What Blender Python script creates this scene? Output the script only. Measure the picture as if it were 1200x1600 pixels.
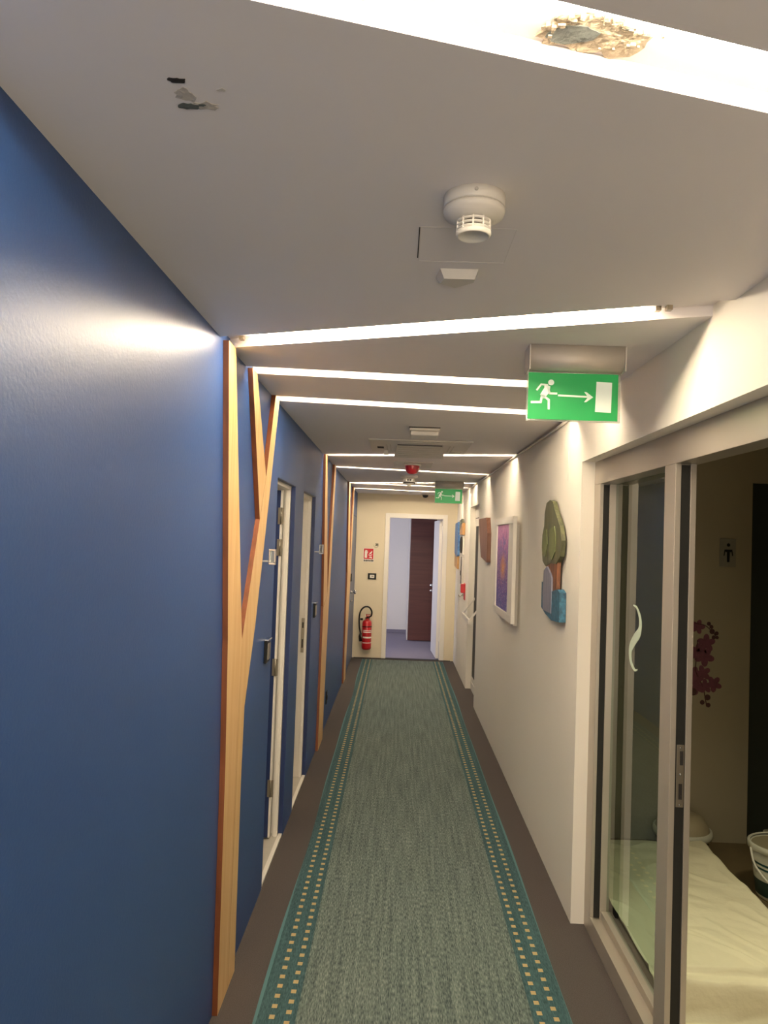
import bpy, bmesh, math, random
from mathutils import Vector, Matrix
random.seed(7)
for o in list(bpy.data.objects): bpy.data.objects.remove(o)
S = bpy.context.scene
COL = S.collection
R = math.radians
# ------------------------------------------------------------------ camera, world, exposure
XL, XR, YE, ZC, H = -.605, .843, 10.89, 2.362, 1.72
cam_d = bpy.data.cameras.new('camera'); cam = bpy.data.objects.new('camera', cam_d); COL.objects.link(cam); S.camera = cam
cam_d.sensor_fit = 'VERTICAL'; cam_d.sensor_height = 24.0; cam_d.lens = 1180/1600*24.0
cam_d.clip_start = .02; cam_d.clip_end = 100
yaw, pitch, roll = R(1.1379), R(2.0), R(2.0)
fw = Vector((-math.sin(yaw)*math.cos(pitch), math.cos(yaw)*math.cos(pitch), math.sin(pitch)))
rt = Vector((math.cos(yaw), math.sin(yaw), 0)); up = rt.cross(fw)
r2 = rt*math.cos(roll)+up*math.sin(roll); u2 = -rt*math.sin(roll)+up*math.cos(roll)
m = Matrix((r2, u2, -fw)).transposed().to_4x4(); m.translation = Vector((0, 0, H)); cam.matrix_world = m
W = bpy.data.worlds.new('world'); S.world = W; W.use_nodes = True
W.node_tree.nodes['Background'].inputs[0].default_value = (.6, .7, 1, 1)
W.node_tree.nodes['Background'].inputs[1].default_value = .02
S.view_settings.view_transform = 'Standard'; S.view_settings.look = 'None'
S.view_settings.exposure = 0.85; S.view_settings.gamma = 1; S.view_settings.use_curve_mapping = False
LED = 90.0          # strength of the LED tape in the ceiling slots
LEDCOL = (1.0, .84, .62)
def area(name, loc, size, rot, power, col, sy=None):
    l = bpy.data.lights.new(name, 'AREA'); l.energy = power; l.color = col; l.size = size
    if sy: l.shape = 'RECTANGLE'; l.size_y = sy
    o = bpy.data.objects.new(name, l); o.location = loc; o.rotation_euler = rot; COL.objects.link(o); return o
area('daylight_far_room', (-1.9, 11.7, 1.4), 1.4, (0, R(-90), R(15)), 25, (.70, .74, 1), 1.4)
area('lobby_fill', (.1, -3.6, .9), 1.8, (R(100), 0, 0), 60, (1, .87, .70), 1.4)      # added warm fill from an invented lobby, brightens the near ceiling
l = area('treatment_room_downlight', (1.75, 2.7, 2.40), .25, (0, 0, 0), 4.6, (1, .93, .62)); l.data.spread = R(95)
area('washroom_lamp', (-1.25, 3.9, 2.25), .3, (0, 0, 0), 2.2, (1, .93, .8))
area('washroom_lamp_second', (-1.3, 5.1, 2.25), .3, (0, 0, 0), 1.6, (1, .85, .68))

# ------------------------------------------------------------------ materials
def lin(h):
    h = h.lstrip('#'); v = [int(h[i:i+2], 16)/255 for i in (0, 2, 4)]
    return tuple(c/12.92 if c <= .04045 else ((c+.055)/1.055)**2.4 for c in v)+(1,)
def mat(name, col, rough=.5, metal=0, spec=.5, noise=None, bump=None, emit=None, coat=0, trans=0, alpha=None):
    """noise=(scale, amount): tonal variation, bump=(scale, strength, distance)"""
    m = bpy.data.materials.new(name); m.use_nodes = True; nt = m.node_tree; b = nt.nodes['Principled BSDF']
    c = lin(col) if isinstance(col, str) else tuple(col)+(1,)
    b.inputs['Base Color'].default_value = c; b.inputs['Roughness'].default_value = rough
    b.inputs['Metallic'].default_value = metal; b.inputs['Specular IOR Level'].default_value = spec
    b.inputs['Coat Weight'].default_value = coat; b.inputs['Transmission Weight'].default_value = trans
    tc = nt.nodes.new('ShaderNodeTexCoord')
    if noise:
        n = nt.nodes.new('ShaderNodeTexNoise'); n.inputs['Scale'].default_value = noise[0]; n.inputs['Detail'].default_value = 4
        r = nt.nodes.new('ShaderNodeMapRange'); r.inputs['To Min'].default_value = 1-noise[1]; r.inputs['To Max'].default_value = 1+noise[1]
        x = nt.nodes.new('ShaderNodeVectorMath'); x.operation = 'SCALE'; x.inputs[0].default_value = c[:3]
        nt.links.new(tc.outputs['Object'], n.inputs['Vector']); nt.links.new(n.outputs['Fac'], r.inputs['Value'])
        nt.links.new(r.outputs[0], x.inputs['Scale']); nt.links.new(x.outputs[0], b.inputs['Base Color'])
    if bump:
        n = nt.nodes.new('ShaderNodeTexNoise'); n.inputs['Scale'].default_value = bump[0]; n.inputs['Detail'].default_value = 3
        u = nt.nodes.new('ShaderNodeBump'); u.inputs['Strength'].default_value = bump[1]; u.inputs['Distance'].default_value = bump[2]
        nt.links.new(tc.outputs['Object'], n.inputs['Vector']); nt.links.new(n.outputs['Fac'], u.inputs['Height']); nt.links.new(u.outputs[0], b.inputs['Normal'])
    if emit:
        b.inputs['Emission Color'].default_value = (lin(emit[0]) if isinstance(emit[0], str) else tuple(emit[0])+(1,)); b.inputs['Emission Strength'].default_value = emit[1]
    return m
M = {}
M['ceil'] = mat('ceiling_paint', '#e4ddda', .8, noise=(1.5, .03), bump=(60, .08, .002))
M['white'] = mat('wall_paint_cream', '#ece6d9', .62, noise=(1.2, .02), bump=(90, .1, .001))
M['endw'] = mat('wall_paint_end', '#d9cdb2', .65, noise=(1.2, .02))
M['trimw'] = mat('trim_white', '#e3ddd2', .4)
M['blue'] = mat('wall_panel_blue', '#294a80', .40, spec=.5, noise=(2, .05), bump=(120, .35, .0012))
M['navy'] = mat('navy_edge', '#182b58', .45)
M['bluegrey'] = mat('blue_grey_door', '#4f5d78', .4)
M['led'] = mat('led_tape', (1, .9, .75), .5, emit=(LEDCOL, LED))
M['alu'] = mat('champagne_aluminium', '#b9b0a2', .38, metal=.45)
M['alu2'] = mat('silver_housing', '#c4bbb0', .5, metal=.25)
M['chrome'] = mat('chrome', '#d8d8d8', .18, metal=1)
M['steel'] = mat('brushed_steel', '#a39a8a', .35, metal=.9)
M['rubber'] = mat('black_rubber', '#16150f', .6)
M['black'] = mat('black_plastic', '#101010', .5, spec=.3)
M['plastic'] = mat('white_plastic', '#dcd6cc', .42)
M['plastic2'] = mat('ageing_white_plastic', '#c9c2b8', .45)
M['dark'] = mat('dark_gap', '#2a2522', .8)
M['red'] = mat('red_enamel', '#b3161c', .28, coat=.4)
M['reddome'] = mat('red_lens', '#a01a26', .25, coat=.3)
M['signred'] = mat('sign_red', '#c41622', .45)
M['signwhite'] = mat('sign_white', '#e9e4da', .5)
M['green'] = mat('exit_green', '#00863c', .4, emit=('#00a04c', .16))
M['pict'] = mat('exit_pictogram', '#dfe6d8', .5, emit=('#dfe6d8', .1))
M['carpet'] = mat('dark_carpet', '#544e4b', .95, spec=.1, noise=(260, .45), bump=(320, .6, .004))
M['farcarpet'] = mat('far_room_carpet', '#857f8a', .95, spec=.1, noise=(90, .12))
M['tile'] = mat('pale_tile', '#b9b3a6', .35, noise=(9, .12))
M['spa'] = mat('room_wall_paint', '#a49880', .7, noise=(3, .04))
M['spafloor'] = mat('room_floor', '#6d5c40', .6, noise=(10, .1))
M['sheet'] = mat('dust_sheet', '#d9cfb4', .9, spec=.1, noise=(6, .05), bump=(25, .35, .01))
M['darkdoor'] = mat('dark_green_panel', '#2a2f28', .5)
M['blotch'] = mat('broken_plaster', '#a79a86', .95, spec=.1, noise=(70, .5), bump=(60, 1, .01))
M['grey'] = mat('bare_concrete', '#5d625f', .95, noise=(60, .3), bump=(80, .8, .005))
M['bucket'] = mat('bucket_plastic', '#c8c4b4', .4)
M['orchid'] = mat('orchid_print', '#743f4e', .6, noise=(40, .35))
M['orchid2'] = mat('orchid_stem_print', '#4d2b2b', .6)

def glass_mat():
    m = bpy.data.materials.new('clear_glass'); m.use_nodes = True; nt = m.node_tree; nt.nodes.remove(nt.nodes['Principled BSDF'])
    out = nt.nodes['Material Output']; g = nt.nodes.new('ShaderNodeBsdfGlossy'); g.inputs['Roughness'].default_value = .01
    t = nt.nodes.new('ShaderNodeBsdfTransparent'); t.inputs[0].default_value = (.78, .86, .82, 1)
    f = nt.nodes.new('ShaderNodeFresnel'); f.inputs[0].default_value = 1.7; mx = nt.nodes.new('ShaderNodeMixShader')
    ge = nt.nodes.new('ShaderNodeNewGeometry'); mm = nt.nodes.new('ShaderNodeMath'); mm.operation = 'SUBTRACT'; mm.inputs[0].default_value = 1; nt.links.new(ge.outputs['Backfacing'], mm.inputs[1])
    mu_ = nt.nodes.new('ShaderNodeMath'); mu_.operation = 'MULTIPLY'; nt.links.new(mm.outputs[0], mu_.inputs[0]); nt.links.new(f.outputs[0], mu_.inputs[1])
    nt.links.new(mu_.outputs[0], mx.inputs[0]); nt.links.new(t.outputs[0], mx.inputs[1]); nt.links.new(g.outputs[0], mx.inputs[2]); nt.links.new(mx.outputs[0], out.inputs[0])
    return m
M['glass'] = glass_mat()
M['acrylic'] = mat('clear_acrylic', '#e8efe6', .08, trans=.85)

def wood_mat(name, c1, c2, scale, rough=.45, axis=2, stretch=.06):
    m = mat(name, c1, rough); nt = m.node_tree; b = nt.nodes['Principled BSDF']; tc = nt.nodes.new('ShaderNodeTexCoord')
    mp = nt.nodes.new('ShaderNodeMapping'); s = [scale]*3; s[axis] = scale*stretch; mp.inputs['Scale'].default_value = s
    n = nt.nodes.new('ShaderNodeTexNoise'); n.inputs['Scale'].default_value = 1; n.inputs['Detail'].default_value = 6; n.inputs['Distortion'].default_value = .6
    r = nt.nodes.new('ShaderNodeValToRGB'); r.color_ramp.elements[0].position = .35; r.color_ramp.elements[0].color = lin(c1)
    r.color_ramp.elements[1].position = .7; r.color_ramp.elements[1].color = lin(c2)
    nt.links.new(tc.outputs['Object'], mp.inputs[0]); nt.links.new(mp.outputs[0], n.inputs['Vector']); nt.links.new(n.outputs['Fac'], r.inputs[0]); nt.links.new(r.outputs[0], b.inputs['Base Color'])
    return m
M['beech'] = wood_mat('beech_front', '#e0bb85', '#d3a66c', 30)
M['beechedge'] = wood_mat('stained_edge', '#884a24', '#703b19', 30)
M['walnut'] = wood_mat('walnut_slab', '#6d4637', '#8c6350', 40)
M['brown'] = wood_mat('brown_door_veneer', '#5c2f2b', '#4c2422', 18, axis=0)
M['artgreen'] = wood_mat('painted_green', '#4a4c36', '#6a6c48', 50)
M['artbrown'] = wood_mat('painted_brown', '#4c2d20', '#a5683f', 70)
M['artgrey'] = wood_mat('painted_grey', '#6d6f80', '#8a8a98', 60)
M['artblue'] = wood_mat('painted_blue', '#21485f', '#3f7c98', 45, stretch=1)
M['artblue2'] = wood_mat('painted_sky_blue', '#2d5c98', '#5a87b8', 40, stretch=1)
M['arttan'] = wood_mat('painted_tan', '#c39a63', '#a97b48', 40)
M['artmoss'] = wood_mat('painted_moss', '#4a5148', '#6c7563', 40)

def ramp_nodes(nt, stops):
    r = nt.nodes.new('ShaderNodeValToRGB'); el = r.color_ramp.elements
    el[0].position, el[0].color = stops[0][0], lin(stops[0][1]); el[1].position, el[1].color = stops[1][0], lin(stops[1][1])
    for p, c in stops[2:]:
        e = el.new(p); e.color = lin(c)
    return r
def painting_mat():
    m = mat('abstract_painting', '#7b5a9a', .6); nt = m.node_tree; b = nt.nodes['Principled BSDF']; tc = nt.nodes.new('ShaderNodeTexCoord'); L = nt.links
    sp = nt.nodes.new('ShaderNodeSeparateXYZ'); L.new(tc.outputs['Generated'], sp.inputs[0])
    n = nt.nodes.new('ShaderNodeTexNoise'); n.inputs['Scale'].default_value = 5; n.inputs['Detail'].default_value = 8; n.inputs['Distortion'].default_value = 2.5
    L.new(tc.outputs['Generated'], n.inputs['Vector'])
    a = nt.nodes.new('ShaderNodeMath'); a.operation = 'MULTIPLY_ADD'; a.inputs[1].default_value = 1.1; L.new(n.outputs['Fac'], a.inputs[0]); L.new(sp.outputs['Z'], a.inputs[2])
    s = nt.nodes.new('ShaderNodeMath'); s.operation = 'SUBTRACT'; s.inputs[1].default_value = .55; L.new(a.outputs[0], s.inputs[0])
    r = ramp_nodes(nt, [(0, '#4a4f9c'), (1, '#c98bb8'), (.2, '#5b4d98'), (.38, '#6d4f92'), (.5, '#8d5f90'), (.62, '#6a5fa4'), (.78, '#a8679f')]); L.new(s.outputs[0], r.inputs[0])
    # glowing orange patch near the middle
    d = nt.nodes.new('ShaderNodeVectorMath'); d.operation = 'SUBTRACT'; d.inputs[1].default_value = (.5, .5, .5); L.new(tc.outputs['Generated'], d.inputs[0])
    sc = nt.nodes.new('ShaderNodeVectorMath'); sc.operation = 'MULTIPLY'; sc.inputs[1].default_value = (0, 4.5, 6); L.new(d.outputs[0], sc.inputs[0])
    ln = nt.nodes.new('ShaderNodeVectorMath'); ln.operation = 'LENGTH'; L.new(sc.outputs[0], ln.inputs[0])
    n2 = nt.nodes.new('ShaderNodeTexNoise'); n2.inputs['Scale'].default_value = 14; L.new(tc.outputs['Generated'], n2.inputs['Vector'])
    ad = nt.nodes.new('ShaderNodeMath'); ad.operation = 'MULTIPLY_ADD'; ad.inputs[1].default_value = 1.6; L.new(n2.outputs['Fac'], ad.inputs[0]); L.new(ln.outputs['Value'], ad.inputs[2])
    mr = nt.nodes.new('ShaderNodeMapRange'); mr.inputs['From Min'].default_value = 1.0; mr.inputs['From Max'].default_value = 1.9; mr.inputs['To Min'].default_value = 1; mr.inputs['To Max'].default_value = 0; L.new(ad.outputs[0], mr.inputs[0])
    mx = nt.nodes.new('ShaderNodeMix'); mx.data_type = 'RGBA'; L.new(mr.outputs[0], mx.inputs[0]); L.new(r.outputs[0], mx.inputs[6]); mx.inputs[7].default_value = lin('#d08a4a')
    # fine impasto strokes
    n3 = nt.nodes.new('ShaderNodeTexNoise'); n3.inputs['Scale'].default_value = 11; n3.inputs['Distortion'].default_value = 4; L.new(tc.outputs['Generated'], n3.inputs['Vector'])
    m3 = nt.nodes.new('ShaderNodeMapRange'); m3.inputs['From Min'].default_value = .52; m3.inputs['From Max'].default_value = .62; m3.inputs['To Max'].default_value = .45; L.new(n3.outputs['Fac'], m3.inputs[0])
    mx2 = nt.nodes.new('ShaderNodeMix'); mx2.data_type = 'RGBA'; L.new(m3.outputs[0], mx2.inputs[0]); L.new(mx.outputs[2], mx2.inputs[6]); mx2.inputs[7].default_value = lin('#d8b8c8')
    L.new(mx2.outputs[2], b.inputs['Base Color'])
    return m
M['painting'] = painting_mat()

def runner_mat():
    """woven teal runner: bands and dashes are laid out in metres across x and along y"""
    m = mat('woven_runner', '#4b6660', .95, spec=.1); nt = m.node_tree; b = nt.nodes['Principled BSDF']; L = nt.links
    tc = nt.nodes.new('ShaderNodeTexCoord'); sp = nt.nodes.new('ShaderNodeSeparateXYZ'); L.new(tc.outputs['Object'], sp.inputs[0]); X, Y = sp.outputs['X'], sp.outputs['Y']
    def ma(op, a, bb=None, c=None):
        n = nt.nodes.new('ShaderNodeMath'); n.operation = op
        for i, v in enumerate((a, bb, c)):
            if v is None: continue
            if isinstance(v, (int, float)): n.inputs[i].default_value = v
            else: L.new(v, n.inputs[i])
        return n.outputs[0]
    def near(x, c, w): return ma('LESS_THAN', ma('ABSOLUTE', ma('SUBTRACT', x, c)), w)
    def mix(f, a, bb):
        n = nt.nodes.new('ShaderNodeMix'); n.data_type = 'RGBA'
        for i, v in ((0, f), (6, a), (7, bb)):
            if isinstance(v, str): n.inputs[i].default_value = lin(v)
            elif isinstance(v, (int, float)): n.inputs[i].default_value = v
            else: L.new(v, n.inputs[i])
        return n.outputs[2]
    xc = ma('ABSOLUTE', ma('SUBTRACT', X, .1205))            # distance from the runner's middle line
    # yarn texture: thin lengthwise threads broken every few millimetres
    mp = nt.nodes.new('ShaderNodeMapping'); mp.inputs['Scale'].default_value = (240, 36, 1); L.new(tc.outputs['Object'], mp.inputs[0])
    n = nt.nodes.new('ShaderNodeTexNoise'); n.inputs['Scale'].default_value = 1; n.inputs['Detail'].default_value = 2; L.new(mp.outputs[0], n.inputs['Vector'])
    mp2 = nt.nodes.new('ShaderNodeMapping'); mp2.inputs['Scale'].default_value = (60, 2.2, 1); L.new(tc.outputs['Object'], mp2.inputs[0])
    n2 = nt.nodes.new('ShaderNodeTexNoise'); n2.inputs['Scale'].default_value = 1; L.new(mp2.outputs[0], n2.inputs['Vector'])
    f = ma('ADD', ma('MULTIPLY', n.outputs['Fac'], .7), ma('MULTIPLY', n2.outputs['Fac'], .3))
    r = ramp_nodes(nt, [(.36, '#424d4b'), (.66, '#838d84'), (.5, '#616d68')]); L.new(f, r.inputs[0])
    r2 = ramp_nodes(nt, [(.36, '#324a4c'), (.64, '#4c686b')]); L.new(f, r2.inputs[0])
    band = ma('GREATER_THAN', xc, .425)
    c = mix(band, r.outputs[0], r2.outputs[0])
    fr = ma('FRACT', ma('MULTIPLY', Y, 1/.062)); d1 = ma('LESS_THAN', fr, .38)
    fr2 = ma('FRACT', ma('ADD', ma('MULTIPLY', Y, 1/.062), .5)); d2 = ma('LESS_THAN', fr2, .38)
    dots = ma('MAXIMUM', ma('MULTIPLY', near(xc, .511, .0098), d1), ma('MULTIPLY', near(xc, .4545, .0098), d2))
    c = mix(dots, c, '#b59c70')
    c = mix(ma('GREATER_THAN', xc, .562), c, '#56797c')
    L.new(c, b.inputs['Base Color'])
    bp = nt.nodes.new('ShaderNodeBump'); bp.inputs['Strength'].default_value = .5; bp.inputs['Distance'].default_value = .002; L.new(f, bp.inputs['Height']); L.new(bp.outputs[0], b.inputs['Normal'])
    return m
M['runner'] = runner_mat()

# ------------------------------------------------------------------ mesh helpers
def box(bm, x0, x1, y0, y1, z0, z1, bev=0, mi=0):
    if x0 > x1: x0, x1 = x1, x0
    if y0 > y1: y0, y1 = y1, y0
    if z0 > z1: z0, z1 = z1, z0
    vs = [bm.verts.new((x, y, z)) for x in (x0, x1) for y in (y0, y1) for z in (z0, z1)]
    fs = [bm.faces.new([vs[i] for i in q]) for q in ((0, 1, 3, 2), (4, 6, 7, 5), (0, 4, 5, 1), (2, 3, 7, 6), (0, 2, 6, 4), (1, 5, 7, 3))]
    for f in fs: f.material_index = mi
    if bev:
        es = list({e for f in fs for e in f.edges})
        bmesh.ops.bevel(bm, geom=es, offset=bev, segments=2, affect='EDGES', profile=.5)
def prism(bm, pts, vec, mi=0, mi_side=None):
    """extrude the polygon pts (3-D points) by vec"""
    vec = Vector(vec); a = [bm.verts.new(p) for p in pts]; b = [bm.verts.new(Vector(p)+vec) for p in pts]; n = len(pts)
    f = [bm.faces.new(a[::-1]), bm.faces.new(b)]
    for q in f: q.material_index = mi
    for i in range(n):
        s = bm.faces.new((a[i], a[(i+1) % n], b[(i+1) % n], b[i])); s.material_index = mi if mi_side is None else mi_side
def lathe(bm, prof, c=(0, 0, 0), n=40, axis='z', mi=0):
    rings = []
    for r, z in prof:
        if r < 1e-6:
            rings.append([bm.verts.new((0, 0, z))])
        else: rings.append([bm.verts.new((r*math.cos(2*math.pi*i/n), r*math.sin(2*math.pi*i/n), z)) for i in range(n)])
    new = [v for q in rings for v in q]
    for a, b in zip(rings, rings[1:]):
        for i in range(n):
            j = (i+1) % n
            if len(a) == 1 and len(b) == 1: break
            if len(a) == 1: f = bm.faces.new((a[0], b[j], b[i]))
            elif len(b) == 1: f = bm.faces.new((a[i], a[j], b[0]))
            else: f = bm.faces.new((a[i], a[j], b[j], b[i]))
            f.smooth = True; f.material_index = mi
    for v in new:
        x, y, z = v.co
        if axis == 'x': v.co = (z, x, y)
        elif axis == 'y': v.co = (x, z, y)
        v.co += Vector(c)
def tube(bm, pts, r, n=10, mi=0, closed=False):
    pts = [Vector(p) for p in pts]; rings = []; N = len(pts); prev = None
    for i, p in enumerate(pts):
        if closed: t = (pts[(i+1) % N]-pts[i-1]).normalized()
        else: t = (pts[min(i+1, N-1)]-pts[max(i-1, 0)]).normalized()
        if prev is None:
            a = Vector((0, 0, 1)) if abs(t.z) < .9 else Vector((1, 0, 0)); u = t.cross(a).normalized()
        else: u = (prev-t*prev.dot(t)).normalized()
        prev = u; w = t.cross(u); rr = r[i] if isinstance(r, (list, tuple)) else r
        rings.append([bm.verts.new(p+(u*math.cos(2*math.pi*k/n)+w*math.sin(2*math.pi*k/n))*rr) for k in range(n)])
    pairs = list(zip(rings, rings[1:]))+([(rings[-1], rings[0])] if closed else [])
    for a, b in pairs:
        for k in range(n):
            f = bm.faces.new((a[k], a[(k+1) % n], b[(k+1) % n], b[k])); f.smooth = True; f.material_index = mi
    if not closed:
        bm.faces.new(rings[0][::-1]).material_index = mi; bm.faces.new(rings[-1]).material_index = mi
def smooth_path(p, k=6):
    p = [Vector(q) for q in p]; out = []
    for i in range(len(p)-1):
        a, b, c, d = p[max(i-1, 0)], p[i], p[i+1], p[min(i+2, len(p)-1)]
        for j in range(k):
            t = j/k; out.append(.5*((2*b)+(c-a)*t+(2*a-5*b+4*c-d)*t*t+(3*b-a-3*c+d)*t**3))
    return out+[p[-1]]
def ring_box(bm, o, i, plane, d0, d1, mi=0, bev=0):
    """rectangular picture-frame: o, i = (u0,u1,v0,v1); plane 'x': u=y, v=z; 'y': u=x, v=z; 'z': u=x, v=y"""
    parts = [(o[0], o[1], i[3], o[3]), (o[0], o[1], o[2], i[2]), (o[0], i[0], i[2], i[3]), (i[1], o[1], i[2], i[3])]
    for u0, u1, v0, v1 in parts:
        if plane == 'x': box(bm, d0, d1, u0, u1, v0, v1, bev, mi)
        elif plane == 'y': box(bm, u0, u1, d0, d1, v0, v1, bev, mi)
        else: box(bm, u0, u1, v0, v1, d0, d1, bev, mi)
def stroke(bm, pts, w, f, t=.001, mi=0):
    """flat bar along 2-D points; f maps (u, v, depth) to 3-D"""
    for a, b in zip(pts, pts[1:]):
        a, b = Vector(a), Vector(b); d = (b-a)
        if d.length == 0: continue
        d.normalize(); n = Vector((-d.y, d.x))*w/2; a2, b2 = a-d*w*.3, b+d*w*.3
        q = [a2+n, a2-n, b2-n, b2+n]
        prism(bm, [f(p.x, p.y, 0) for p in q], Vector(f(0, 0, t))-Vector(f(0, 0, 0)), mi)
def disc2(bm, c, r, f, t=.001, n=20, mi=0, ry=None):
    pts = [(c[0]+r*math.cos(2*math.pi*k/n), c[1]+(ry or r)*math.sin(2*math.pi*k/n)) for k in range(n)]
    prism(bm, [f(p[0], p[1], 0) for p in pts], Vector(f(0, 0, t))-Vector(f(0, 0, 0)), mi)
def poly2(bm, pts, f, t=.001, mi=0):
    prism(bm, [f(p[0], p[1], 0) for p in pts], Vector(f(0, 0, t))-Vector(f(0, 0, 0)), mi)

def obj(name, bm, ms, parent=None, label=None):
    root = parent
    while root is not None and root.parent is not None: root = root.parent
    if root is not None: bmesh.ops.translate(bm, vec=-Vector(root.location), verts=bm.verts[:])
    bmesh.ops.recalc_face_normals(bm, faces=bm.faces[:])
    me = bpy.data.meshes.new(name); bm.to_mesh(me); bm.free()
    for x in (ms if isinstance(ms, (list, tuple)) else [ms]): me.materials.append(M[x] if isinstance(x, str) else x)
    o = bpy.data.objects.new(name, me); COL.objects.link(o)
    if parent is not None: o.parent = parent
    if label: o['label'] = label
    return o
def B(): return bmesh.new()
def thing(name, label, cat, loc, group=None, kind=None):
    o = bpy.data.objects.new(name, None); COL.objects.link(o); o.location = loc; o.empty_display_size = .05
    if kind: o['kind'] = kind
    if label: o['label'] = label
    if cat: o['category'] = cat
    if group: o['group'] = group
    return o
def tag(o, label, cat, group=None):
    o['label'] = label; o['category'] = cat
    if group: o['group'] = group
    return o
def struct(name, bm, ms, parent=None):
    o = obj(name, bm, ms, parent)
    if parent is None: o['kind'] = 'structure'
    return o
def bxo(name, x0, x1, y0, y1, z0, z1, ms, parent=None, bev=0, st=False, label=None):
    bm = B(); box(bm, x0, x1, y0, y1, z0, z1, bev); o = obj(name, bm, ms, parent, label)
    if st: o['kind'] = 'structure'
    return o

# ------------------------------------------------------------------ floor
YB = -2.2
bxo('floor', -.70, .99, YB, 10.93, -.08, 0, 'carpet', st=True)
bxo('floor', -2.2, 1.6, 10.93, 14.2, -.08, -.002, 'farcarpet', st=True)
bm = B(); box(bm, .99, 3.2, .2, 4.7, -.08, 0); struct('floor', bm, 'spafloor')
bm = B(); box(bm, -2.2, -.62, 3.0, 5.9, -.079, .001); struct('floor', bm, 'tile')
bxo('trim_1', -.58, .80, 10.84, 10.95, 0, .006, 'dark', st=True)          # threshold under the end door
bxo('trim_2', -.628, -.607, 3.72, 4.38, .001, .012, 'trimw', st=True)
bxo('trim_3', -.628, -.607, 4.76, 5.45, .001, .012, 'trimw', st=True)

# ------------------------------------------------------------------ ceiling with slots for the lights
# each slot: near edge at left wall, near edge at right wall, width
SL = [(-1.45, -1.20, .13), (.648, 1.073, .117), (2.445, 1.930, .14), (2.868, 3.005, .125), (3.462, 3.665, .13),
      (5.86, 5.475, .13), (6.835, 7.13, .13), (8.80, 8.24, .13), (8.82, 9.06, .13), (9.74, 10.08, .13)]
def ye(y0, y1, x): return y0+(y1-y0)*(x-XL)/(XR-XL)
T = .030
bm = B()
edges = [(YB, YB)]+[e for a, b, w in SL for e in ((a, b), (a+w, b+w))]+[(YE, YE)]
for i in range(0, len(edges), 2):
    (a0, a1), (b0, b1) = edges[i], edges[i+1]
    pts = [(XL, a0), (XR, a1), (XR, b1), (XL, b0)]
    if b0 < a0:                                  # the two slots run together at the left wall: a wedge remains
        t = (a0-b0)/((a0-b0)+(b1-a1)); xx = XL+(XR-XL)*t; yy = a0+(a1-a0)*t
        pts = [(xx, yy), (XR, a1), (XR, b1)]
    prism(bm, [(x, y, ZC) for x, y in pts], (0, 0, T))
box(bm, -.70, .99, YB, 10.99, ZC+T, ZC+T+.06)
struct('ceiling', bm, 'ceil')
bm = B(); box(bm, -2.2, 1.6, 10.99, 14.2, 2.5, 2.56); struct('ceiling', bm, 'ceil')
bm = B(); box(bm, .99, 3.2, .2, 4.7, 2.45, 2.51); struct('ceiling', bm, 'ceil')
bm = B(); box(bm, -2.2, -.70, 3.0, 5.9, 2.4, 2.46); struct('ceiling', bm, 'ceil')

# ------------------------------------------------------------------ LED strips
SLAB = ['behind', 'long slanted LED strip in the ceiling slot nearest the camera, with broken plaster in it',
        'LED strip slanting from the first wooden wall board, in front of the near exit sign',
        'LED strip from the short board of the first wooden frame, behind near exit sign',
        'LED strip from the far board of the first wooden frame, before air conditioner',
        'LED strip just beyond the ceiling air conditioner', 'LED strip between the red beacon and the far smoke detector',
        'LED strip slanting toward the camera at the right wall, behind the far smoke detector',
        'LED strip meeting the slanted one at the third wooden frame', 'last LED strip in front of the end wall']
for i, (a, b, w) in enumerate(SL):
    x0, x1 = XL+.05, XR-.06
    if i == 1: x1 = XR-.16
    if i == 2: x0, x1 = -.50, .655
    lab = SLAB[i]
    t = thing('led_strip', lab if i else 'unseen LED strip added in the ceiling behind the camera to balance the light', 'light', (.1, ye(a, b, .1), ZC+T), 'LED strips in the ceiling slots')  # first strip is out of view, added to balance the lighting
    bm = B()
    if i != 2: o0, o1, z0 = .004, .018, ZC+T-.018
    else: o0, o1, z0 = w-.044, w-.012, ZC+T-.010
    if i in (7,): x0 = XL+.09
    pts = [(x0, ye(a, b, x0)+o0), (x1, ye(a, b, x1)+o0), (x1, ye(a, b, x1)+o1), (x0, ye(a, b, x0)+o1)]
    prism(bm, [(x, y, z0) for x, y in pts], (0, 0, .006)); obj('light_bar', bm, 'led', t)
    bm = B(); prism(bm, [(x, y, z0+.006) for x, y in pts], (0, 0, ZC+T-z0-.0065)); obj('profile', bm, 'plastic', t)
    if i == 2:                                   # bare bracket ends of the opened slot
        for q in (-.555, .70, .728):
            yy = ye(a, b, q)+w-.035; bm = B(); box(bm, q-.008, q+.008, yy, yy+.02, ZC+.016, ZC+T-.001, .001); obj('bracket', bm, 'steel', t)

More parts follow.
